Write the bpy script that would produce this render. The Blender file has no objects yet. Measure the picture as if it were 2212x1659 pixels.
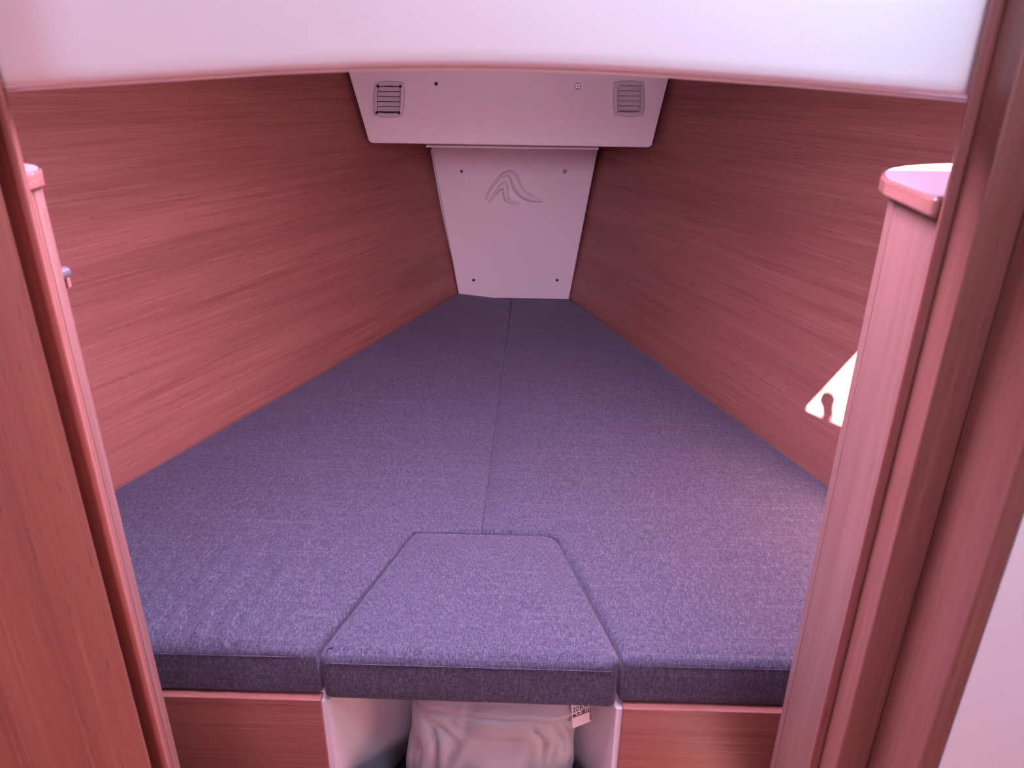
import bpy, bmesh, math, random
from mathutils import Vector, Matrix, noise

# ------------------------------------------------------------------ camera, sky, sun, exposure
SC = bpy.context.scene
COL = SC.collection
IW, IH, FPX = 2212.0, 1659.0, 1560.0
PITCH, YAW, ROLL = math.radians(23), math.radians(1.2), math.radians(.6)
ZM = .62                                   # top of the mattress above the cabin sole
EYE = Vector((0, 0, ZM + .85))
FW = Vector((-math.sin(YAW)*math.cos(PITCH), math.cos(YAW)*math.cos(PITCH), -math.sin(PITCH)))
R0 = Vector((math.cos(YAW), math.sin(YAW), 0))
U0 = R0.cross(FW)
RT = math.cos(ROLL)*R0 + math.sin(ROLL)*U0
UP = -math.sin(ROLL)*R0 + math.cos(ROLL)*U0

cam_d = bpy.data.cameras.new('camera')
cam = bpy.data.objects.new('camera', cam_d); COL.objects.link(cam)
cam.matrix_world = Matrix(((RT.x, UP.x, -FW.x, EYE.x), (RT.y, UP.y, -FW.y, EYE.y), (RT.z, UP.z, -FW.z, EYE.z), (0, 0, 0, 1)))
cam_d.sensor_width = 36; cam_d.lens = 36*FPX/IW; cam_d.clip_start = .02
cam_d.dof.use_dof = True; cam_d.dof.focus_distance = 1.7; cam_d.dof.aperture_fstop = 7
SC.camera = cam

world = bpy.data.worlds.new('world'); SC.world = world; world.use_nodes = True
wb = world.node_tree.nodes['Background']
wb.inputs[0].default_value = (.86, .66, 1.0, 1); wb.inputs[1].default_value = .6

# daylight through the openings: the deck hatch, the coachroof windows and the companionway of the saloon; plus one added header lamp
def daylight(name, loc, aim, sx, sy, power, color, spread=180):
    l = bpy.data.lights.new(name, 'AREA'); l.shape = 'RECTANGLE'; l.size = sx; l.size_y = sy; l.energy = power; l.color = color; l.spread = math.radians(spread)
    o = bpy.data.objects.new(name, l); COL.objects.link(o); o.location = loc
    o.rotation_euler = (-Vector(aim)).to_track_quat('Z', 'Y').to_euler(); return o
daylight('hatch_daylight', (-.07, .89, 1.79), (0, 0, -1), .5, .52, 22, (.94, .64, 1), 154)
daylight('header_fill_light', (.43, .24, 1.945), (0, 0, -1), .30, .30, 5.2, (.44, .72, 1))  # added lamp under the closed roof, brightens the right end of the header
daylight('window_daylight_left', (-1.035, -.08, 1.60), (1, 0, 0), .56, .22, 2.2, (.38, .70, 1))
daylight('companionway_daylight', (.14, -2.0, 1.94), (0, .8, -.6), .62, .75, 19, (.95, .60, .93))

SUN_DIR = Vector((1.02, .455, -1)).normalized()
sun_d = bpy.data.lights.new('sun', 'SUN'); sun_d.energy = 100; sun_d.angle = math.radians(.6); sun_d.color = (1, .90, .93)
sun = bpy.data.objects.new('sun', sun_d); COL.objects.link(sun); sun.location = (-2, -1, 5)
sun.rotation_euler = (-SUN_DIR).to_track_quat('Z', 'Y').to_euler()

vs = SC.view_settings
vs.view_transform = 'Standard'; vs.look = 'None'; vs.gamma = 1; vs.use_curve_mapping = False
vs.exposure = 0.44

# ------------------------------------------------------------------ surveying: a sight line met with a plane
def ray(x, y): return FW*FPX + RT*(x-IW/2) + UP*(IH/2-y)
def on_y(x, y, Y):
    d = ray(x, y); return EYE + d*(Y/d.y)
def on_z(x, y, Z):
    d = ray(x, y); return EYE + d*((Z-EYE.z)/d.z)

# ------------------------------------------------------------------ materials
def new_mat(name):
    m = bpy.data.materials.new(name); m.use_nodes = True
    nt = m.node_tree; b = nt.nodes['Principled BSDF']
    return m, nt, b
def N(nt, t, **kw):
    n = nt.nodes.new(t)
    for k, v in kw.items(): setattr(n, k, v)
    return n
def mapped(nt, scale, rot=(0, 0, 0)):
    tc = N(nt, 'ShaderNodeTexCoord'); mp = N(nt, 'ShaderNodeMapping')
    mp.inputs['Scale'].default_value = scale; mp.inputs['Rotation'].default_value = rot
    nt.links.new(tc.outputs['Object'], mp.inputs[0]); return mp.outputs[0]
def noise_tex(nt, vec, scale=1, detail=3, rough=.55, dist=0):
    n = N(nt, 'ShaderNodeTexNoise'); nt.links.new(vec, n.inputs['Vector'])
    n.inputs['Scale'].default_value = scale; n.inputs['Detail'].default_value = detail
    n.inputs['Roughness'].default_value = rough; n.inputs['Distortion'].default_value = dist
    return n.outputs['Fac']
def ramp(nt, fac, stops):
    r = N(nt, 'ShaderNodeValToRGB'); e = r.color_ramp.elements
    while len(e) < len(stops): e.new(.5)
    for k, (p, c) in enumerate(stops):
        e[k].position = p; e[k].color = (c, c, c, 1) if isinstance(c, (int, float)) else (*c, 1)
    nt.links.new(fac, r.inputs[0]); return r.outputs[0]
def mix(nt, a, b, fac, mode='MIX'):
    m = N(nt, 'ShaderNodeMix', data_type='RGBA', blend_type=mode)
    for i, v in ((6, a), (7, b)):
        if isinstance(v, tuple): m.inputs[i].default_value = (*v, 1)
        else: nt.links.new(v, m.inputs[i])
    if isinstance(fac, float): m.inputs[0].default_value = fac
    else: nt.links.new(fac, m.inputs[0])
    return m.outputs[2]
def bump(nt, h, b, strength, dist):
    bp = N(nt, 'ShaderNodeBump'); bp.inputs['Strength'].default_value = strength; bp.inputs['Distance'].default_value = dist
    nt.links.new(h, bp.inputs['Height']); nt.links.new(bp.outputs[0], b.inputs['Normal'])

def wood(name, axis, tint=(1, 1, 1), rough=.42, spec=.35, bend=0.0):
    m, nt, b = new_mat(name)
    def sc(a, c): return tuple(a if i == axis else c for i in range(3))
    v1, v2, v3, v4 = mapped(nt, sc(.55, 9)), mapped(nt, sc(1.6, 62)), mapped(nt, sc(3.5, 210)), mapped(nt, sc(28, 520))
    n1 = noise_tex(nt, v1, 1, 3, .5, .35); n2 = noise_tex(nt, v2, 1, 4, .6, .25); n3 = noise_tex(nt, v3, 1, 2, .6); n4 = noise_tex(nt, v4, 1, 1, .5)
    T = lambda c: tuple(x*t for x, t in zip(c, tint))
    base = mix(nt, T((.29, .114, .097)), T((.385, .163, .138)), ramp(nt, n1, [(.32, 0), (.7, 1)]))
    c = mix(nt, base, T((.23, .083, .072)), ramp(nt, n2, [(.48, 0), (.72, .65)]))
    c = mix(nt, c, T((.485, .235, .196)), ramp(nt, n3, [(.52, 0), (.78, .55)]))
    c = mix(nt, c, T((.14, .05, .046)), ramp(nt, n4, [(.67, 0), (.76, .6)]))
    nt.links.new(c, b.inputs['Base Color'])
    b.inputs['Roughness'].default_value = rough; b.inputs['Specular IOR Level'].default_value = spec
    bump(nt, n3, b, .12, .0006)
    return m
WX, WY, WZ = wood('cherry_wood_across', 0), wood('cherry_wood_along', 1), wood('cherry_wood_upright', 2)
WFR = wood('cherry_wood_frame', 2, (.80, .80, .76), .36, .45)
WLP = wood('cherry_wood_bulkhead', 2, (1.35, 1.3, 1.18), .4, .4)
WCAB = wood('cherry_wood_locker', 2, (.72, .90, .92), .42, .35)
WTOP = wood('cherry_wood_top', 1, (1, 1, 1), .3, .5)
for n_ in WTOP.node_tree.nodes:
    if n_.type == 'BSDF_PRINCIPLED': n_.inputs['Coat Weight'].default_value = 1; n_.inputs['Coat Roughness'].default_value = .12; n_.inputs['Coat IOR'].default_value = 1.6

def plain(name, col, rough=.5, spec=.4, metal=0, wear=.04, scale=30, bmp=0):
    m, nt, b = new_mat(name)
    v = mapped(nt, (scale,)*3); n = noise_tex(nt, v, 1, 4)
    c = mix(nt, tuple(x*(1-wear) for x in col), tuple(min(1, x*(1+wear)) for x in col), n)
    nt.links.new(c, b.inputs['Base Color'])
    b.inputs['Roughness'].default_value = rough; b.inputs['Specular IOR Level'].default_value = spec; b.inputs['Metallic'].default_value = metal
    if bmp: bump(nt, n, b, .2, bmp)
    return m
WHITE = plain('white_gelcoat', (.92, .90, .91), .38, .4, 0, .015, 8)
GREYWHITE = plain('white_board', (.74, .71, .74), .5, .3, 0, .02, 12)
LINER = plain('low_bounce_grey', (.34, .32, .34), .7, .2, 0, .05, 60)  # unseen deckhead greyed to cut bounced light on the walls; also vent backing
PLASTIC = plain('white_plastic', (.74, .70, .72), .35, .45, 0, .02, 40)
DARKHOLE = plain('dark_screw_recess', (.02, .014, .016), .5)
METAL = plain('screw_steel', (.55, .52, .54), .32, .5, .9, .05, 200)
BLACKGAP = plain('gap_shade_black', (.02, .012, .014), .9, .1)  # near-black painted in for the shadow in the panel gaps and niche back
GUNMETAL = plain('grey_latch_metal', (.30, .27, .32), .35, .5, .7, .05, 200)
BOTTOM = plain('niche_floor_shade', (.06, .05, .055), .8, .2, 0, .1, 20)  # shade under the infill cushion painted into the floor colour
LAMINATE = plain('pale_laminate', (.34, .28, .32), .35, .4, 0, .03, 25)
PRINT = plain('black_print', (.015, .012, .014), .7, .2)
LABEL = plain('white_satin_label', (.80, .77, .79), .45, .3, 0, .02, 300)
SOLE = wood('sole_wood', 1, (.75, .7, .65), .4, .4)

def fabric(name, c0, c1, c2):
    m, nt, b = new_mat(name)
    h1 = noise_tex(nt, mapped(nt, (110, 560, 560)), 1, 2, .6)
    h2 = noise_tex(nt, mapped(nt, (560, 110, 110)), 1, 2, .6)
    spk = noise_tex(nt, mapped(nt, (520, 520, 520)), 1, 1, .5)
    long_ = noise_tex(nt, mapped(nt, (3.2, 130, 130)), 1, 3, .6)
    blot = noise_tex(nt, mapped(nt, (9, 9, 9)), 1, 3, .5)
    c = mix(nt, c0, c1, ramp(nt, h1, [(.36, 0), (.66, 1)]))
    c = mix(nt, c, c2, ramp(nt, h2, [(.46, 0), (.70, .75)]))
    c = mix(nt, c, tuple(x*.42 for x in c0), ramp(nt, spk, [(.54, 0), (.74, .8)]))
    c = mix(nt, c, c2, ramp(nt, long_, [(.56, 0), (.76, .35)]))
    c = mix(nt, c, (.9, .9, .9), ramp(nt, blot, [(.3, 0), (.7, .12)]), 'MULTIPLY')
    nt.links.new(c, b.inputs['Base Color'])
    b.inputs['Roughness'].default_value = .85; b.inputs['Specular IOR Level'].default_value = .15
    b.inputs['Sheen Weight'].default_value = .25; b.inputs['Sheen Roughness'].default_value = .5
    b.inputs['Sheen Tint'].default_value = (.8, .75, 1, 1)
    hh = mix(nt, h1, h2, .5); bump(nt, hh, b, .5, .0011)
    return m
FAB = fabric('purple_grey_weave', (.040, .040, .064), (.080, .080, .128), (.155, .152, .222))
SEAMF = plain('cushion_thread', (.10, .075, .13), .9, .1, 0, .1, 300)
m, nt, b = new_mat('pillow_cotton')
nn = noise_tex(nt, mapped(nt, (700, 700, 700)), 1, 2); n2 = noise_tex(nt, mapped(nt, (14, 14, 14)), 1, 4)
nt.links.new(mix(nt, (.40, .41, .44), (.48, .49, .52), n2), b.inputs['Base Color'])
b.inputs['Roughness'].default_value = .7; b.inputs['Sheen Weight'].default_value = .2
bump(nt, nn, b, .15, .0004); PILLOW = m

# ------------------------------------------------------------------ builders
def obj(name, bm, mat, parent=None, smooth=False, loc=None, rot=None):
    me = bpy.data.meshes.new(name)
    bmesh.ops.recalc_face_normals(bm, faces=bm.faces[:]); bm.to_mesh(me); bm.free()
    if smooth:
        for p in me.polygons: p.use_smooth = True
    me.materials.append(mat)
    o = bpy.data.objects.new(name, me); COL.objects.link(o)
    if parent: o.parent = parent
    if loc: o.location = loc
    if rot: o.rotation_euler = rot
    return o
def struct(o): o['kind'] = 'structure'; return o
def tag(o, label, cat, group=None):
    o['label'] = label; o['category'] = cat
    if group: o['group'] = group
    return o
def empty(name, loc=(0, 0, 0)):
    o = bpy.data.objects.new(name, None); COL.objects.link(o); o.location = loc; o.empty_display_size = .05; return o
def bev(bm, w, seg=2, edges=None):
    bmesh.ops.bevel(bm, geom=edges or bm.edges[:], offset=w, segments=seg, profile=.5, affect='EDGES', clamp_overlap=True)
def add_box(bm, x0, x1, y0, y1, z0, z1):
    vs_ = [bm.verts.new(p) for p in ((x0,y0,z0),(x1,y0,z0),(x1,y1,z0),(x0,y1,z0),(x0,y0,z1),(x1,y0,z1),(x1,y1,z1),(x0,y1,z1))]
    for f in ((0,3,2,1),(4,5,6,7),(0,1,5,4),(1,2,6,5),(2,3,7,6),(3,0,4,7)): bm.faces.new([vs_[i] for i in f])
def box(x0, x1, y0, y1, z0, z1, w=0, seg=2):
    bm = bmesh.new(); add_box(bm, x0, x1, y0, y1, z0, z1)
    if w: bev(bm, w, seg)
    return bm
def prism(bot, top, w=0, seg=3):
    """bot, top: matching rings of 3-D points"""
    bm = bmesh.new()
    a = [bm.verts.new(p) for p in bot]; c = [bm.verts.new(p) for p in top]; n = len(a)
    bm.faces.new(a[::-1]); bm.faces.new(c)
    for i in range(n): bm.faces.new((a[i], a[(i+1) % n], c[(i+1) % n], c[i]))
    bmesh.ops.recalc_face_normals(bm, faces=bm.faces[:])
    if w: bev(bm, w, seg)
    return bm
def prism_z(pts, z0, z1, w=0, seg=3): return prism([(x, y, z0) for x, y in pts], [(x, y, z1) for x, y in pts], w, seg)
def tube(pts, r, n=6):
    bm = bmesh.new(); rings = []
    for i, p in enumerate(pts):
        p = Vector(p); a = Vector(pts[max(i-1, 0)]); c = Vector(pts[min(i+1, len(pts)-1)]); t = (c-a).normalized()
        s = t.orthogonal() if abs(t.z) > .95 else t.cross(Vector((0, 0, 1))); s.normalize(); q = t.cross(s)
        rings.append([bm.verts.new(p + r*(math.cos(2*math.pi*k/n)*s + math.sin(2*math.pi*k/n)*q)) for k in range(n)])
    for A, B in zip(rings, rings[1:]):
        for k in range(n): bm.faces.new((A[k], A[(k+1) % n], B[(k+1) % n], B[k]))
    bm.faces.new(rings[0][::-1]); bm.faces.new(rings[-1]); return bm
def disc_y(c, r, y0, y1, n=14, r1=None):
    """a round stud whose axis runs along y, c = (x, z)"""
    r1 = r if r1 is None else r1
    return prism([(c[0]+r*math.cos(2*math.pi*k/n), y0, c[1]+r*math.sin(2*math.pi*k/n)) for k in range(n)],
                 [(c[0]+r1*math.cos(2*math.pi*k/n), y1, c[1]+r1*math.sin(2*math.pi*k/n)) for k in range(n)])

CX = -.07                                    # centre line of the boat
# ------------------------------------------------------------------ hull side panels
ZC = 1.72                                    # underside of the foredeck
def side_panel(name, far, near, top_far, sgn):
    far, near, top_far = Vector(far), Vector(near), Vector(top_far)
    d = (far-near); d.z = 0; L = d.length; d.normalize()
    ang = math.atan2(-d.x, d.y)              # local y runs along the panel
    Rz = Matrix.Rotation(ang, 3, 'Z')
    # slope of the panel outwards with height
    rel = Rz.transposed() @ (top_far-far)
    k = rel.x/rel.z
    rel_y0, rel_y1 = -(near.y-.884)/d.y, L+.15
    z0, z1 = -far.z, ZC+.02-far.z
    th = .018*sgn
    def P(y, z, t): return (k*z+t, y, z)
    bm = prism([P(rel_y0, z0, 0), P(rel_y0, z1, 0), P(rel_y0, z1, th), P(rel_y0, z0, th)],
               [P(rel_y1, z0, 0), P(rel_y1, z1, 0), P(rel_y1, z1, th), P(rel_y1, z0, th)])
    return struct(obj(name, bm, WY, None, False, tuple(near), (0, 0, ang)))
YF = 2.968                                   # forward bulkhead cover
WLn, WRn = on_z(255, 1045, ZM), on_z(1782, 1035, ZM)
WLf, WRf = on_y(989, 630, YF), on_y(1231, 645, YF); WLf.z = WRf.z = ZM
TLf, TRf = on_y(921, 320, YF), on_y(1301, 320, YF)
side_panel('wall_left', WLf, WLn, TLf, -1)
side_panel('wall_right', WRf, WRn, TRf, 1)
for nm, n_, f_, t_, sg in (('wall_hull_left', WLn, WLf, TLf, -1), ('wall_hull_right', WRn, WRf, TRf, 1)):
    xm = n_.x+(f_.x-n_.x)*(.884-n_.y)/(f_.y-n_.y); kz = (t_.x-f_.x)/(t_.z-f_.z)
    def xs_(z): return xm+kz*(z-ZM)
    struct(obj(nm, prism([(xs_(0), .573, 0), (xs_(0), 1.03, 0), (xs_(0)+.06*sg, 1.03, 0), (xs_(0)+.06*sg, .573, 0)],
                         [(xs_(ZC), .573, ZC+.03), (xs_(ZC), 1.03, ZC+.03), (xs_(ZC)+.06*sg, 1.03, ZC+.03), (xs_(ZC)+.06*sg, .573, ZC+.03)]), WY))
struct(obj('wall_front', box(-.9, .8, 3.0, 3.03, 0, ZC+.02), BLACKGAP))
# foredeck underside with the hatch opening
HX0, HX1, HY0, HY1 = -.38, .18, .603, 1.15
bm = bmesh.new()
for a in ((-1.6, HX0, .596, 3.03), (HX1, 1.5, .596, 3.03), (HX0, HX1, .596, HY0), (HX0, HX1, HY1, 3.03)):
    add_box(bm, a[0], a[1], a[2], a[3], ZC, ZC+.04)
struct(obj('ceiling', bm, LINER))
struct(obj('floor', box(-1.9, 1.8, -2.6, 3.03, -.03, 0), SOLE))

# ------------------------------------------------------------------ doorway: white header, frame, bulkheads
# header: a cambered white moulding, its lower edge a rounded nose with a thin lip behind
def header():
    bm = bmesh.new(); lip = bmesh.new()
    xs = [-1.3+2.3*i/90 for i in range(91)]
    E = [on_y(x, y, .612) for x, y in ((-300, 216), (0, 190), (300, 171), (600, 152), (780, 145), (950, 142.5), (1130, 145), (1300, 151), (1450, 160), (1700, 178), (2090, 212), (2400, 244))]
    def ze(x):
        if x <= E[0].x: return E[0].z+(x-E[0].x)*.05
        for a, c in zip(E, E[1:]):
            if x <= c.x: return a.z+(c.z-a.z)*(x-a.x)/(c.x-a.x)
        return E[-1].z-(x-E[-1].x)*.05
    prof = [(0, .26), (0, .22), (0, .12), (0, .06), (0, .012), (.0008, .0045), (.003, .0012), (.007, 0), (.030, 0), (.030, .10), (.006, .14), (.006, .26)]
    rows = []
    for x in xs: rows.append([bm.verts.new((x, .594+a, ze(x)+b)) for a, b in prof])
    for A, B in zip(rows, rows[1:]):
        for k in range(len(prof)-1): bm.faces.new((A[k], B[k], B[k+1], A[k+1]))
    lp = [(.0235, .004), (.0235, -.0028), (.029, -.0028), (.029, .004)]
    rows = []
    for x in xs: rows.append([lip.verts.new((x, .594+a, ze(x)+b)) for a, b in lp])
    for A, B in zip(rows, rows[1:]):
        for k in range(4): lip.faces.new((A[k], B[k], B[(k+1) % 4], A[(k+1) % 4]))
    lip.faces.new(rows[0]); lip.faces.new(rows[-1])
    h = struct(obj('wall_header', bm, WHITE, None, True)); obj('edge_lip', lip, WHITE, h, False)
header()

def azx(px, Y):
    d = ray(px, 700); return d.x/d.y*Y
ZT = 1.72
dr = empty('door_1', (.33, .54, 0)); struct(dr)
def part_world(name, bm, mat, parent, smooth=False):
    o = obj(name, bm, mat, parent, smooth); o.location = -Vector(parent.location); return o
# right-hand side of the opening
YS = .585
xa, xb = azx(1977, YS), azx(1998, YS)
part_world('door_stop', prism_z([(xa, YS), (xb+.012, YS), (xb+.012, YS+.005), (xa+.001, YS+.005)], 0, ZT, .0012), WZ, dr)
y3 = xb/azx(2055, 1.0); x4 = azx(2140, y3); y5 = x4/azx(2298, 1.0)
part_world('casing', prism_z([(xb, y3), (x4+.02, y3), (x4+.02, YS-.001), (xb+.001, YS-.001)], 0, ZT, .002), WFR, dr)
part_world('casing', prism_z([(x4, y5), (x4+.016, y5), (x4+.016, y3-.0005), (x4, y3-.0005)], 0, ZT, .003), WFR, dr)
struct(obj('wall_saloon_right', box(x4+.0165, 1.5, y5, y5+.016, 0, ZT), WHITE))
# left-hand side of the opening
dl = empty('door_2', (-.42, .55, 0)); struct(dl)
YS2 = .585
sl, sr = azx(107, YS2), azx(126, YS2)
part_world('door_stop', prism_z([(sl, YS2), (sr, YS2), (sr-.001, YS2+.006), (sl, YS2+.006)], 0, ZT, .0025), WZ, dl)
part_world('jamb_back', box(-.50, sl-.001, .594, .604, 0, ZT), WFR, dl)
xl = azx(78, .555)
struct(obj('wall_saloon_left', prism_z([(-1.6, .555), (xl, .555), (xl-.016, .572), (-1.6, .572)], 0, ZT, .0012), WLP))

# saloon shell behind the camera, with its window and companionway openings
def wall_with_hole(name, x, th, y0, y1, z0, z1, hy0, hy1, hz0, hz1, mat):
    bm = bmesh.new()
    for a in ((y0, hy0, z0, z1), (hy1, y1, z0, z1), (hy0, hy1, z0, hz0), (hy0, hy1, hz1, z1)): add_box(bm, x, x+th, a[0], a[1], a[2], a[3])
    struct(obj(name, bm, mat))
wall_with_hole('wall_saloon_side_right', .745, .02, -2.5, .47, 0, 1.95, -.01, .45, 1.49, 1.71, WZ)
wall_with_hole('wall_saloon_side_left', -1.025, .02, -2.5, .553, 0, 1.95, -.36, .20, 1.49, 1.71, WZ)
bm = bmesh.new()
for a in ((-1.025, -.36, 0, 1.95), (.26, .765, 0, 1.95), (-.36, .26, 0, 1.95)): add_box(bm, a[0], a[1], -2.52, -2.5, a[2], a[3])
struct(obj('wall_aft', bm, WZ))
bm = bmesh.new()
for a in ((-1.05, -.21, -2.52, .42), (.49, .78, -2.52, .42), (-.21, .49, -2.52, -2.42), (-.21, .49, -1.60, .42)): add_box(bm, a[0], a[1], a[2], a[3], 1.952, 1.972)
vv = [[bm.verts.new((x, y, z)) for y, z in ((.42, 1.952), (.60, 1.722), (.60, 1.742), (.42, 1.972))] for x in (-1.05, .78)]
for k in range(4): bm.faces.new((vv[0][k], vv[0][(k+1) % 4], vv[1][(k+1) % 4], vv[1][k]))
struct(obj('ceiling_saloon', bm, WHITE))

# ------------------------------------------------------------------ lockers either side of the doorway
ZL = 1.385
def locker(name, inner, sgn, label, wall_x, inset=.012, latch=None):
    """inner: plan points of the top board from the doorway along the passage round the nose; the rest follows the wall"""
    t = empty(name, (inner[0][0]+sgn*.2, .7, 0))
    tag(t, label, 'cabinet')
    top_pts = inner + [(wall_x, inner[-1][1]+.004), (wall_x, inner[0][1])]
    part_world('top_board', prism_z(top_pts, ZL-.0155, ZL, .0028, 3), WTOP, t)
    cen = Vector((sum(p[0] for p in top_pts)/len(top_pts), sum(p[1] for p in top_pts)/len(top_pts)))
    lam = []
    for p in top_pts:
        v = Vector(p); w = (cen-v).normalized()*.004; lam.append((v.x+w.x, v.y+w.y))
    o = part_world('top_laminate', prism_z(lam, ZL+.0001, ZL+.0010), LAMINATE, t); o['label'] = 'pale laminate surface'
    body = []
    n = len(inner)
    for i, (x, y) in enumerate(inner):
        a = Vector(inner[max(i-1, 0)]); c = Vector(inner[min(i+1, n-1)]); d = (c-a).normalized()
        nrm = Vector((d.y, -d.x))
        if nrm.x*sgn < 0 and abs(nrm.x) > .2: nrm = -nrm
        if abs(nrm.x) <= .2 and nrm.y > 0: nrm = -nrm
        if i == n-1: nrm = Vector((0, -1))
        body.append((x+nrm.x*inset, y+nrm.y*inset))
    # side panel along the passage, rounded corner post, front towards the berth
    k = 2
    post = body[k:]
    inn = [(x+sgn*.014, y-.012) for x, y in post][::-1]
    part_world('side_panel', prism_z([body[0], body[k-1], (body[k][0], body[k][1]-.0015), (body[k][0]+sgn*.016, body[k][1]-.0015), (body[0][0]+sgn*.016, body[0][1])], 0, ZL-.0157), WCAB, t)
    part_world('corner_post', prism_z(post+inn, 0, ZL-.0157), WCAB, t, False)
    part_world('front_panel', box(min(body[-1][0]+sgn*.001, wall_x), max(body[-1][0]+sgn*.001, wall_x), body[-1][1]-.016, body[-1][1], 0, ZL-.0157), WX, t)
    if latch:
        o = part_world('latch', disc_y((latch[0], latch[2]), .007, latch[1]-.004, latch[1]+.006), WZ, t)
    return t
S = .895
def cabp(l): return [(x*S, y*S) for x, y in l]
locker('storage_locker', [(.3215, .5925), (.330, .665), (.336, .712), (.346, .745), (.360, .775), (.378, .799), (.402, .822), (.432, .842), (.470, .856), (.51, .862)], 1,
       'wooden locker with rounded top board half lit by sunlight, beside the bright patch of sun', .80)
rk = bpy.data.objects['storage_locker']
part_world('upstand', prism([(.440, .735, ZL+.0012), (.62, .735, ZL+.0012), (.62, .80, ZL+.0012), (.440, .80, ZL+.0012)], [(.452, .735, ZL+.034), (.62, .735, ZL+.034), (.62, .80, ZL+.034), (.452, .80, ZL+.034)], .002), WZ, rk)
lk = locker('storage_locker', [(-.452, .612), (-.454, .650), (-.4575, .678), (-.462, .697), (-.472, .714), (-.487, .731), (-.504, .742), (-.530, .750)], -1,
       'wooden locker with rounded top board wholly in shade, small grey button latch on its corner', -.98, .004)
# push-button latch on the rounded corner of the shaded locker
lp = on_y(141, 598, .775)
la = part_world('latch', disc_y((lp.x-.002, lp.z+.004), .0075, lp.y-.012, lp.y+.004), GUNMETAL, lk); la['label'] = 'grey metal push button latch'
part_world('latch_plate', box(lp.x-.03, lp.x+.004, lp.y-.004, lp.y+.002, lp.z-.012, lp.z+.001, .001), WZ, lk)

# ------------------------------------------------------------------ berth base
ZB = .52
base = empty('bunk', (CX, .95, 0))
tag(base, 'wooden berth base with open white niche under the mattress', 'bed base')
YB = .886
NL, NR = on_y(693, 1500, .892), on_y(1346, 1516, .892)
nlx, nrx = NL.x, NR.x
part_world('front_panel', box(-1.12, nlx, YB, YB+.018, 0, ZB-.001, .0012), WX, base)
part_world('front_panel', box(nrx, .92, YB, YB+.018, 0, ZB-.001, .0012), WX, base)
nby, nbl, nbr = 1.16, -.172, .028
part_world('niche_side', prism_z([(nlx-.001, YB+.006), (nlx-.001, YB+.0185), (nbl-.02, nby), (nbl, nby), (nlx+.010, YB+.006)], .18, ZB-.008), GREYWHITE, base)
part_world('niche_side', prism_z([(nrx+.001, YB+.006), (nrx-.010, YB+.006), (nbr, nby), (nbr+.02, nby), (nrx+.001, YB+.0185)], .18, ZB-.008), GREYWHITE, base)
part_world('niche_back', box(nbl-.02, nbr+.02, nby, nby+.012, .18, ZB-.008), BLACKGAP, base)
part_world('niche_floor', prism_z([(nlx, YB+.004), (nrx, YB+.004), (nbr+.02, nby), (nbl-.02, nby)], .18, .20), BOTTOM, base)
part_world('front_rail', box(nlx+.0005, nrx-.0005, YB, YB+.016, 0, .3275, .001), WX, base)
# boards carrying the mattress
def wl(y, z=ZM): return WLn.x + (WLf.x-WLn.x)*(y-WLn.y)/(WLf.y-WLn.y) + (TLf.x-WLf.x)/(TLf.z-WLf.z)*(z-ZM)
def wr(y, z=ZM): return WRn.x + (WRf.x-WRn.x)*(y-WRn.y)/(WRf.y-WRn.y) + (TRf.x-WRf.x)/(TRf.z-WRf.z)*(z-ZM)
zb0 = ZB-.016
part_world('mattress_board', prism_z([(wl(.91, zb0)+.004, .905), (nlx, .905), (nbl-.02, nby+.013), (CX, nby+.013), (CX, 2.93), (wl(2.93, zb0)+.004, 2.93)], zb0, ZB-.001), GREYWHITE, base)
part_world('mattress_board', prism_z([(wr(.91, zb0)-.004, .905), (nrx, .905), (nbr+.02, nby+.013), (CX+.001, nby+.013), (CX+.001, 2.93), (wr(2.93, zb0)-.004, 2.93)], zb0, ZB-.001), GREYWHITE, base)

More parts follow.
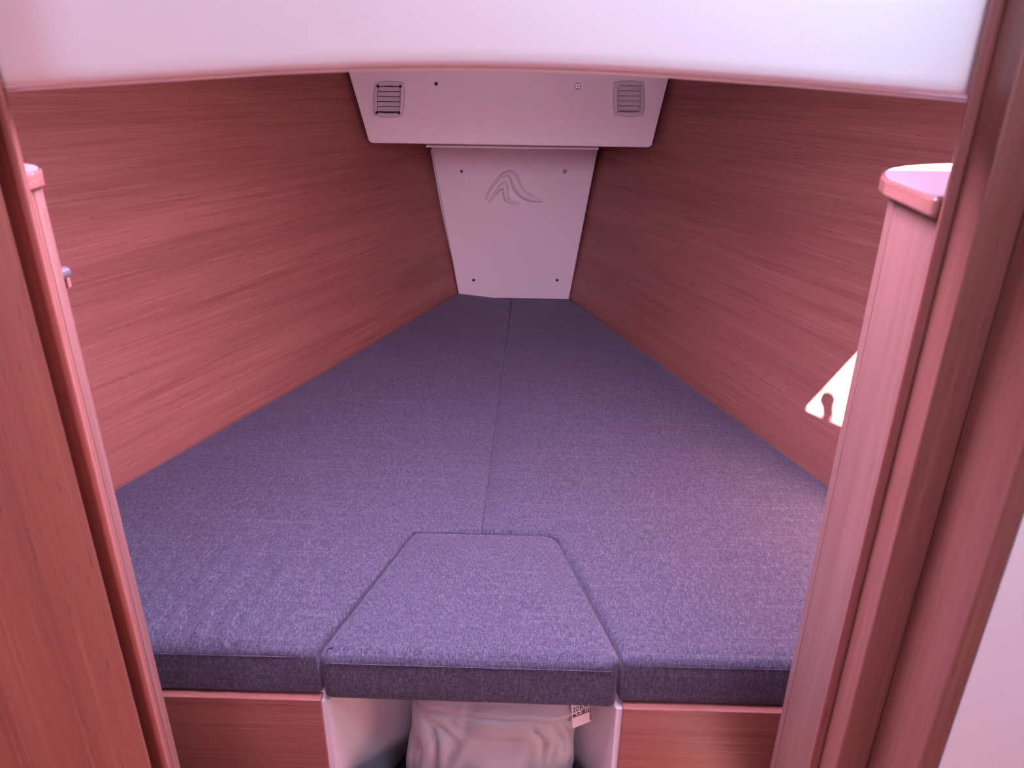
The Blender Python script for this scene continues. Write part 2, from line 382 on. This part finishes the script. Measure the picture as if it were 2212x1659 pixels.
# ------------------------------------------------------------------ cushions
def seg_dist(p, a, b):
    ab = b-a; t = max(0, min(1, (p-a).dot(ab)/ab.length_squared)); return (p-(a+ab*t)).length
def cushion(name, pts, shift, label, r=.013, disp=None, step=.018, z0=ZB, z1=ZM, crown=.005, seam_ids=(), round_ids={}, er={}, fine=False):
    """pts: plan outline at the top; shift[i]: (dx,dy) at the bottom; er[i]: edge radius of the side that starts at corner i"""
    out, osh, rad = [], [], []
    n = len(pts)
    for i, p in enumerate(pts):
        p = Vector(p)
        rr = round_ids.get(i, 0)
        if rr:
            a = (Vector(pts[i-1])-p).normalized(); c = (Vector(pts[(i+1) % n])-p).normalized()
            for k in range(7):
                t = k/6; q = (1-t)**2*(p+a*rr)+2*t*(1-t)*p+t*t*(p+c*rr); out.append(q); osh.append(shift.get(i, (0, 0)))
                rad.append(er.get(i, r))
        else: out.append(p); osh.append(shift.get(i, (0, 0))); rad.append(er.get(i, r))
    area = sum(out[i].x*out[(i+1) % len(out)].y-out[(i+1) % len(out)].x*out[i].y for i in range(len(out)))
    if area < 0:
        out.reverse(); osh.reverse(); rad.reverse(); rad = rad[1:]+rad[:1]
    m_ = len(out)
    def inset(dist):
        res = []
        for i in range(m_):
            p0, p1, p2 = out[i-1], out[i], out[(i+1) % m_]
            e0, e1 = (p1-p0).normalized(), (p2-p1).normalized()
            n0, n1 = Vector((-e0.y, e0.x)), Vector((-e1.y, e1.x))
            d0, d1 = dist(rad[i-1]), dist(rad[i])
            cr = e0.x*e1.y-e0.y*e1.x
            if abs(cr) < .05 or (abs(cr) < .6 and abs(d0-d1) > 1e-5): res.append(p1+(n0*d0+n1*d1)*.5)
            else:
                a, c = p1+n0*d0, p1+n1*d1
                t = ((c.x-a.x)*e1.y-(c.y-a.y)*e1.x)/cr; res.append(a+e0*t)
        return res
    bm = bmesh.new(); rings = []
    steps = 6
    def addring(dist, zf, w):
        P = inset(dist)
        rings.append([bm.verts.new((p.x+s_[0]*w, p.y+s_[1]*w, zf((rad[i-1]+rad[i])/2))) for i, (p, s_) in enumerate(zip(P, osh))])
    for k in range(steps+1):
        a = math.pi/2*k/steps
        addring(lambda q: q*(1-math.sin(a))*.6, lambda q: z0+.6*q*(1-math.cos(a)), 1)
    for k in range(steps+1):
        a = math.pi/2*k/steps
        addring(lambda q: q*(1-math.cos(a)), lambda q: z1-q*(1-math.sin(a)), 0)
    for A, B in zip(rings, rings[1:]):
        for i in range(m_): bm.faces.new((A[i], A[(i+1) % m_], B[(i+1) % m_], B[i]))
    bm.faces.new(rings[0][::-1]); bm.faces.new(rings[-1])
    bmesh.ops.recalc_face_normals(bm, faces=bm.faces[:])
    xs = [v.co.x for v in bm.verts]; ys = [v.co.y for v in bm.verts]
    for ax, lo, hi, st in ((0, min(xs), max(xs), step), (1, min(ys), max(ys), step), (2, z0, z1, .017)):
        v = lo+st*.53
        while v < hi:
            if ax == 1 and fine and v < 1.2: st = .008
            elif ax == 1 and fine: st = .024
            co = [0, 0, 0]; no = [0, 0, 0]; co[ax] = v; no[ax] = 1
            bmesh.ops.bisect_plane(bm, geom=bm.verts[:]+bm.edges[:]+bm.faces[:], plane_co=co, plane_no=no); v += st
    big = [f for f in bm.faces if len(f.verts) > 4]
    if big: bmesh.ops.triangulate(bm, faces=big)
    bm.normal_update()
    nout = len(out)
    moves = []
    for v in bm.verts:
        p = Vector((v.co.x, v.co.y))
        d = min(seg_dist(p, out[i], out[(i+1) % nout]) for i in range(nout))
        top = max(0, min(1, (v.co.z-z0)/(z1-z0)))
        mv = Vector((0, 0, 0))
        if v.normal.z > .2:
            mv.z += (crown*(1-math.exp(-d/.05)) - crown*.6) * v.normal.z
            q = v.co
            mv.z += .0010*noise.noise(Vector((q.x*7, q.y*7, 3.1))) + .0005*noise.noise(Vector((q.x*24, q.y*18, 1.1)))
            if disp: mv.z += disp(q.x, q.y, d)
        elif abs(v.normal.z) < .5:
            bul = 4*top*(1-top)
            nn_ = Vector((v.normal.x, v.normal.y, 0))
            mv += nn_*(.0022*bul*(1 if v.normal.y < -.7 else 0) + .0012*noise.noise(v.co*26)*(1 if v.normal.y < -.5 else 0))
        moves.append(mv)
    for v, mv in zip(bm.verts, moves): v.co += mv
    root = obj(name, bm, FAB, None, True)
    tag(root, label, 'cushion')
    for a, c in seam_ids:
        A, B = Vector(a), Vector(c)
        m_ = 60
        ppts = [(A.x+(B.x-A.x)*k/m_, A.y+(B.y-A.y)*k/m_, A.z+(B.z-A.z)*k/m_+.0004*noise.noise(Vector((k*.5, A.x*9, 0)))) for k in range(m_+1)]
        o = obj('front_seam', tube(ppts, .0008, 6), FAB, root, True)
    return root

YC = .897
def g(v, s): return math.exp(-(v/s)**2)
fl = lambda z: (wl(1.0, z)-wl(1.0))
dwl = wl(1.0, ZB)-wl(1.0); dwr = wr(1.0, ZB)-wr(1.0)
def disp_left(x, y, d):
    z = 0
    # far corner rides up the bulkhead, seam side dips
    t = max(0, (y-2.2)/.75); t = min(1, t)
    z += t*(.011-.024*min(1, max(0, (x+.29)/.22)))
    # drag creases running in from the front edge
    fx = x-.14*(y-.90)*(1+3*(x+.33))
    env = g(y-.92, .18)*max(0, min(1, (-.375-fx)/.07))*max(0, min(1, (fx+.80)/.12))
    w = math.sin(fx*2*math.pi/.036+1.9*math.sin(fx*29)+.8) ; w = (w*.5+.5)**1.8
    z += 0.019*min(1, d/.03)*env*w*(.7+.6*noise.noise(Vector((fx*16, 0, 2))))
    z += .002*g(fx+.69, .03)*g(y-1.12, .15)
    return z
def disp_right(x, y, d):
    t = min(1, max(0, (y-2.2)/.75))
    z = -.011*t
    # crease that leaves the corner of the infill cushion
    yy = y-(1.243+.012*math.sin((x-.06)*20)); 
    if .055 < x < .17: z -= .0032*g(yy, .007)*(1-(x-.055)/.115)
    z += .0025*g(yy-.018, .015)*g(x-.09, .05)
    z += .003*g(x-.105-(1.12-y)*.30, .020)*g(y-1.10, .12)
    return z
sx0, sx1 = on_z(1105, 650, ZM).x, on_z(1040, 1145, ZM).x
GAP = .0010
fbl, fbr = on_z(893, 1149, ZM), on_z(1198, 1154, ZM)
FFL, FFR = on_z(676, 1412, ZM), on_z(1347, 1424, ZM)
ybk = 1.238
L_out = [(wl(2.955)+.004, 2.955), (sx0-GAP, 2.955), (sx1-GAP, ybk), (fbl.x-.003, ybk), (FFL.x-.001, YC), (wl(.9)+.008, YC)]
cushion('berth_cushion', L_out, {0: (dwl, 0), 5: (dwl, 0)},
        'long purple-grey berth cushion with drag creases by its front edge, beside the shaded locker',
        disp=disp_left, step=.0075, fine=True, er={0: .010, 1: .008, 2: .010, 3: .011, 4: .019, 5: .010}, seam_ids=[((-.66, YC-.0014, ZM-.0185), (FFL.x-.016, YC-.0014, ZM-.0185))])
R_out = [(sx0+GAP, 2.955), (wr(2.955)-.004, 2.955), (wr(.9)-.008, YC), (FFR.x+.0015, YC), (fbr.x+.003, ybk-.003), (sx1+GAP, ybk)]
cushion('berth_cushion', R_out, {1: (dwr, 0), 2: (dwr, 0)},
        'long smooth purple-grey berth cushion beside the sunlit locker',
        disp=disp_right, seam_ids=[((FFR.x+.018, YC-.0014, ZM-.0185), (.60, YC-.0014, ZM-.0185))], round_ids={4: .03}, er={0: .010, 1: .010, 2: .019, 3: .012, 4: .010, 5: .008})
F_out = [(FFL.x+.0025, .889), (FFR.x-.001, .887), (fbr.x+.001, ybk-.004), (fbl.x-.001, ybk-.004)]
cushion('infill_cushion', F_out, {}, 'small trapezoid infill cushion wedged between the two long berth cushions',
        disp=lambda x, y, d: .002*g(x-.10, .1)*g(y-.95, .1), crown=.006, r=.012, z0=ZB-.003, z1=ZM-.002, step=.014,
        seam_ids=[((FFL.x+.018, .8868, ZM-.021), (FFR.x-.018, .8848, ZM-.021))], round_ids={2: .032, 3: .014, 0: .022, 1: .024}, er={0: .019, 1: .012, 2: .010, 3: .012})

# ------------------------------------------------------------------ forward panels
YU = 2.553                                    # face of the upper white panel
def face_ring(px, Y): return [on_y(x, y, Y) for x, y in px]
def slab(px, Y, th, w=.003):
    f = face_ring(px, Y)
    return prism([tuple(p) for p in f], [(p.x, p.y+th, p.z) for p in f], w, 3)
def top_px(x0, y0, x1, y1): # continue an edge upwards behind the header
    return (x0+(x0-x1)*.25, y0+(y0-y1)*.25)
up = slab([(752-10, 118), (796, 304), (802, 309), (1400, 318.5), (1408, 315), (1447+7, 130)], YU, .02, .003)
upper = obj('anchor_locker_panel', up, WHITE)
tag(upper, 'wide white panel with two vent grilles across the bow', 'wall panel')
ubox = prism([tuple(on_y(x, y, YU+.021)) for x, y in ((757, 120), (806, 303), (1396, 312), (1440, 130))],
             [tuple(Vector((0, .36, 0))+on_y(x, y, YU+.021)) for x, y in ((790, 120), (835, 303), (1366, 312), (1405, 130))])
o = obj('box_body', ubox, WHITE, upper)
# ledge between the two panels
led = slab([(920, 314), (920, 318.5), (1293, 324), (1293, 319)], YU+.06, .05, .001)
obj('lower_ledge', led, WHITE, upper)
lowp = slab([(932, 317), (994.5, 655), (1226, 660), (1291.5, 321)], YF-.006, .012, .002)
lower = obj('bow_panel', lowp, WHITE)
tag(lower, 'narrow tapering white panel with raised wave emblem at the head of the berth', 'wall panel')
strip = slab([(929, 322), (989.5, 650), (992.5, 650), (933, 322)], YF+.012, .004, .0005)
obj('edge_strip', strip, WHITE, lower)

def screw(px, Y, parent, style, r=.0055):
    c = on_y(px[0], px[1], Y)
    if style == 'dark':
        o = obj('screw', disc_y((c.x, c.z), r, Y-.0012, Y+.001, 14, r*1.05), DARKHOLE, parent); o['label'] = 'dark screw'
    else:
        o = obj('screw', disc_y((c.x, c.z), r*1.5, Y-.0014, Y+.001, 16), METAL, parent); o['label'] = 'steel screw with dark recess'
        obj('recess', disc_y((c.x, c.z), r*.62, Y-.0020, Y-.0010, 10), DARKHOLE, o)
        bmr = bmesh.new()
        n = 20
        A = [bmr.verts.new((c.x+r*1.95*math.cos(2*math.pi*k/n), Y-.0009, c.z+r*1.95*math.sin(2*math.pi*k/n))) for k in range(n)]
        B = [bmr.verts.new((c.x+r*1.5*math.cos(2*math.pi*k/n), Y-.0011, c.z+r*1.5*math.sin(2*math.pi*k/n))) for k in range(n)]
        C2 = [bmr.verts.new((c.x+r*1.7*math.cos(2*math.pi*k/n), Y+.0005, c.z+r*1.7*math.sin(2*math.pi*k/n))) for k in range(n)]
        for k in range(n):
            bmr.faces.new((A[k], A[(k+1) % n], B[(k+1) % n], B[k])); bmr.faces.new((B[k], B[(k+1) % n], C2[(k+1) % n], C2[k])); bmr.faces.new((C2[k], C2[(k+1) % n], A[(k+1) % n], A[k]))
        obj('countersink', bmr, DARKHOLE, o)
screw((942, 181), YU, upper, 'dark', .0058)
screw((1248, 186), YU, upper, 'steel', .0050)
YL = YF-.006
screw((997, 370), YL, lower, 'dark', .0055); screw((1220, 370.5), YL, lower, 'steel', .0042)
screw((1023, 605), YL, lower, 'dark', .0062); screw((1203.5, 605), YL, lower, 'dark', .0058)

# raised wave emblem: two tapering strokes given by their left and right outlines (crop pixels of the emblem)
def stroke(Ls, Rs, hgt, name):
    def conv(p): return on_y(1000+p[0]*250/2212, 340+p[1]*130/1150, YL)
    def resample(P, n):
        P = [Vector(p) for p in P]; out = []
        m_ = len(P)-1
        for i in range(n):
            t = i/(n-1)*m_; k = min(int(t), m_-1); u = t-k
            p0, p1, p2, p3 = P[max(k-1, 0)], P[k], P[k+1], P[min(k+2, m_)]
            out.append(.5*((2*p1)+(-p0+p2)*u+(2*p0-5*p1+4*p2-p3)*u*u+(-p0+3*p1-3*p2+p3)*u**3))
        return out
    n, M = 48, 11
    A, B = resample(Ls, n), resample(Rs, n)
    bm = bmesh.new(); rows = []
    for i in range(n):
        row = []
        a, c = conv(A[i]), conv(B[i]); wdt = (c-a).length
        for j in range(M):
            s = j/(M-1); h = min(hgt, wdt*.80)*math.sqrt(max(0, 1-(2*s-1)**2))
            q = a.lerp(c, s); row.append(bm.verts.new((q.x, YL-.0004-h, q.z)))
        rows.append(row)
    for P, Q in zip(rows, rows[1:]):
        for j in range(M-1): bm.faces.new((P[j], P[j+1], Q[j+1], Q[j]))
    bk = [[bm.verts.new((r[0].co.x, YL+.001, r[0].co.z)), bm.verts.new((r[-1].co.x, YL+.001, r[-1].co.z))] for r in rows]
    for (P, Q, r, s) in zip(bk, bk[1:], rows, rows[1:]):
        bm.faces.new((P[0], Q[0], s[0], r[0])); bm.faces.new((P[1], r[-1], s[-1], Q[1])); bm.faces.new((P[0], P[1], Q[1], Q[0]))
    o = obj(name, bm, WHITE, lower, True); o['label'] = 'raised wave stroke of the emblem'
stroke([(413, 800), (450, 690), (510, 575), (590, 470), (680, 360), (770, 278), (890, 240), (985, 275), (1045, 340), (1090, 430), (1150, 555), (1230, 650), (1360, 725), (1480, 795), (1532, 835)],
       [(450, 832), (500, 730), (560, 620), (625, 530), (700, 435), (770, 385), (830, 372), (872, 392), (900, 460), (930, 560), (985, 665), (1070, 755), (1190, 820), (1370, 850), (1528, 856)], .022, 'emblem_crest')
stroke([(470, 865), (510, 780), (560, 690), (620, 610), (690, 520), (760, 462), (810, 455), (850, 490), (872, 560), (872, 640), (872, 700), (880, 755), (920, 800), (1010, 835), (1088, 850)],
       [(512, 882), (560, 820), (610, 760), (655, 705), (700, 650), (728, 628), (741, 625), (750, 640), (750, 680), (755, 730), (775, 790), (810, 840), (870, 875), (970, 890), (1072, 884)], .019, 'emblem_trough')

# ------------------------------------------------------------------ vent grilles
def vent(pxc, skew, dark, label):
    c = on_y(pxc[0], pxc[1], YU)
    sc = (on_y(pxc[0]+1, pxc[1], YU)-c).x
    t = empty('air_vent', tuple(c)); tag(t, label, 'vent', 'vent grilles on the bow panel')
    hw, hh = 31*sc, 33*sc
    def warp(u, v, y):      # u,v in -1..1 ; a square with bulging sides
        x = hw*u*(1+.10*(1-v*v))-skew*v*hw*.14; z = hh*v*(1+.12*(1-u*u)); return (x, y, z)
    def ring(s, y, n=9):
        P = []
        for k in range(n): P.append(warp(s*(-1+2*k/(n)), s*1, y))
        for k in range(n): P.append(warp(s*1, s*(1-2*k/(n)), y))
        for k in range(n): P.append(warp(s*(1-2*k/(n)), -s*1, y))
        for k in range(n): P.append(warp(-s*1, s*(-1+2*k/(n)), y))
        return P
    bm = bmesh.new()
    prof = [(1.0, -.0002), (.995, -.006), (.95, -.010), (.80, -.012), (.75, -.011), (.745, -.0008)]
    R_ = [[bm.verts.new(p) for p in ring(s, y)] for s, y in prof]
    for A, B in zip(R_, R_[1:]):
        n = len(A)
        for k in range(n): bm.faces.new((A[k], A[(k+1) % n], B[(k+1) % n], B[k]))
    obj('frame', bm, PLASTIC, t, False)
    bm = bmesh.new(); bm.faces.new([bm.verts.new(p) for p in ring(.76, -.0006)]); obj('backing', bm, DARKHOLE if dark else LINER, t)
    ns = 5
    for k in range(ns):
        v1 = .72-1.44*k/ns; v0 = .72-1.44*(k+.80)/ns
        a = [warp(-.72, v1, -.0030), warp(.72, v1, -.0030), warp(.72, v0, -.0100), warp(-.72, v0, -.0100)]
        b2 = [(p[0], p[1]+.0012, p[2]-.0006) for p in a]
        obj('slat', prism(a, b2), PLASTIC, t)
    for su, sv in ((-.8, .82), (.8, .82), (.8, -.82), (-.8, -.82)):
        x, _, z = warp(su*.93, sv*.93, 0)
        if dark: obj('screw_hole', disc_y((x, z), .0050, -.0125, -.0080, 12), DARKHOLE, t)
        else:
            s = obj('screw_cap', disc_y((x, z), .0052, -.0135, -.0080, 12), PLASTIC, t)
            if (su, sv) in ((-.8, -.82), (.8, .82)): obj('slot', disc_y((x, z), .0024, -.0138, -.0130, 8), DARKHOLE, s)
vent((840.5, 215), -.9, True, 'white vent grille with four dark screw holes on the wide bow panel')
vent((1358, 213.5), .55, False, 'white vent grille with pale screw caps on the wide bow panel')

# ------------------------------------------------------------------ deck hatch overhead
h = empty('deck_hatch', ((HX0+HX1)/2, (HY0+HY1)/2, ZC)); tag(h, 'open deck hatch frame over the foot of the berth, letting the sun in', 'hatch')
bm = bmesh.new()
for a in ((HX0-.03, HX0, HY0, HY1+.03), (HX1, HX1+.03, HY0, HY1+.03), (HX0-.03, HX1+.03, HY0-.03, HY0), (HX0, HX1, HY1, HY1+.03)):
    add_box(bm, a[0], a[1], a[2], a[3], ZC+.0405, ZC+.06)
part_world('frame', bm, METAL, h)
def lit_through(x, y, z):          # where the sunbeam that ends at this point of the starboard panel crosses the hatch
    n = Vector((WRf.x-WRn.x, WRf.y-WRn.y, 0)).cross(Vector((TRf.x-WRf.x, TRf.y-WRf.y, TRf.z-WRf.z)))
    d = ray(x, y); p = EYE + d*((WRn-EYE).dot(n)/d.dot(n))
    return p + SUN_DIR*((z-p.z)/SUN_DIR.z)
zh = ZC+.05
b0, b1 = lit_through(1744, 884, zh), lit_through(1816, 915, zh)
b2 = b1+(b1-b0)*1.5
part_world('sun_trim', prism_z([(b0.x, b0.y), (b2.x, b2.y), (HX0+.001, b2.y), (HX0+.001, b0.y)], zh-.002, zh), WHITE, h)  # added unseen slab, shaped only to trim the lower edge of the sun patch
k0, k1 = lit_through(1786, 868, zh), lit_through(1788, 905, zh)
ax = (k1-k0).normalized(); sd = Vector((-ax.y, ax.x, 0))*.017
q = [k0+sd, k0-sd, k1-sd, k1+sd]
part_world('handle', prism_z([(p.x, p.y) for p in q], zh+.001, zh+.008), METAL, h)
part_world('handle_knob', prism_z([(k0.x+.024*math.cos(2*math.pi*k/20), k0.y+.024*math.sin(2*math.pi*k/20)) for k in range(20)], zh, zh+.009), METAL, h)

# ------------------------------------------------------------------ pillow in the niche
def pillow():
    bm = bmesh.new(); nu, nv = 180, 130
    cx, cy, cz = -.046, 1.012, .353
    rx, ry, rz = .152, .100, .153
    e1, e2 = .36, .42
    def sp(c, e): return math.copysign(abs(c)**e, c)
    rows = []
    for j in range(nv+1):
        ph = -math.pi/2+math.pi*j/nv; row = []
        for i in range(nu):
            th = 2*math.pi*i/nu
            x = rx*sp(math.cos(ph), e1)*sp(math.cos(th), e2); y = ry*sp(math.cos(ph), e1)*sp(math.sin(th), e2); z = rz*sp(math.sin(ph), e1)
            p = Vector((x, y, z))
            n = Vector((x/rx**2, y/ry**2, z/rz**2)); n.normalize()
            # creases fanning from the gathered top seam, softer puckers elsewhere
            fx = x+.55*(z-.02)+.012*noise.noise(Vector((x*12, 0, z*12)))
            w = noise.noise(Vector((fx*30, 1.3, z*7+2.0)))
            w2 = noise.noise(Vector((x*11, y*9, z*13)))
            w3 = noise.noise(Vector((x*30+4, y*20, z*24)))
            zl = z-.0615
            front = max(0, min(1, -y/ry*1.4))
            low = max(0, min(1, (.045-zl)/.05))
            d = .008*w2 + .003*w3 - .013*front*math.exp(-(w/.13)**2)*low
            zz = zl-.040+.010*x/rx-.004*noise.noise(Vector((x*25, 0, 4)))
            d -= .006*front*math.exp(-(zz/.004)**2)
            d += .004*front*math.exp(-((zz-.012)/.008)**2)
            d -= .007*front*math.exp(-((x+.058-.22*zl)/.007)**2)*max(0, min(1, (zl+.02)/.05))
            d -= .005*front*math.exp(-((zl-.062+.35*(x-.02))/.004)**2)*(1 if x < 0 else .2)
            p += n*d
            if p.z < -.152: p.z = -.152
            p.x *= 1-.34*max(0, y/ry+.15)
            p.x += -.016*((.06-z)/rz)*(1 if x < 0 else .2)
            row.append(bm.verts.new((cx+p.x, cy+p.y, cz+p.z)))
        rows.append(row)
    for A, B in zip(rows[1:-1], rows[2:-1]):
        for i in range(nu): bm.faces.new((A[i], A[(i+1) % nu], B[(i+1) % nu], B[i]))
    bm.faces.new(rows[1][::-1]); bm.faces.new(rows[-2])
    t = obj('pillow', bm, PILLOW, None, True)
    tag(t, 'crumpled pale grey pillow with printed tag stuffed in the niche', 'pillow')
    # care label at the corner of the pillow
    Yt = .925
    q = [on_y(x, y, Yt) for x, y in ((1233, 1517), (1275, 1508), (1277, 1563), (1237, 1574))]
    gx = [q[0], q[1], q[2], q[3]]
    dp = [0, .005, .005, .0]
    fr = [(p.x, p.y+e, p.z) for p, e in zip(gx, dp)]
    lab = obj('care_label', prism(fr, [(a, b_+.0006, c) for a, b_, c in fr]), LABEL, t); lab['label'] = 'white printed care label'
    def pt(u, v, off=-.0010):
        a = Vector(fr[0]).lerp(Vector(fr[1]), u); c = Vector(fr[3]).lerp(Vector(fr[2]), u); r = a.lerp(c, v); r.y += off; return r
    def mark(u0, v0, u1, v1, name='print_line'):
        P = [pt(u0, v0), pt(u1, v0), pt(u1, v1), pt(u0, v1)]
        obj(name, prism([tuple(p) for p in P], [(p.x, p.y+.0003, p.z) for p in P]), PRINT, lab)
    mark(.05, .565, .93, .59); mark(.95, .12, .99, .92); mark(.06, .49, .22, .54); mark(.30, .47, .44, .51)
    for u in (.52, .60, .68, .77, .86): mark(u, .42, u+.045, .54)
    cu = bpy.data.curves.new('print', 'FONT'); cu.body = '20RR'; cu.size = 1
    to = bpy.data.objects.new('tmp_print', cu); COL.objects.link(to)
    bpy.context.view_layer.update()
    me = bpy.data.meshes.new_from_object(to.evaluated_get(bpy.context.evaluated_depsgraph_get()))
    bpy.data.objects.remove(to); 
    xs = [v.co.x for v in me.vertices]; ys = [v.co.y for v in me.vertices]
    for v in me.vertices:
        u = (v.co.x-min(xs))/(max(xs)-min(xs)); w = (v.co.y-min(ys))/(max(ys)-min(ys))
        v.co = pt(.06+.82*u, .40-.19*w, -.0011)
    me.materials.append(PRINT)
    o = bpy.data.objects.new('print_text', me); COL.objects.link(o); o.parent = lab
pillow()
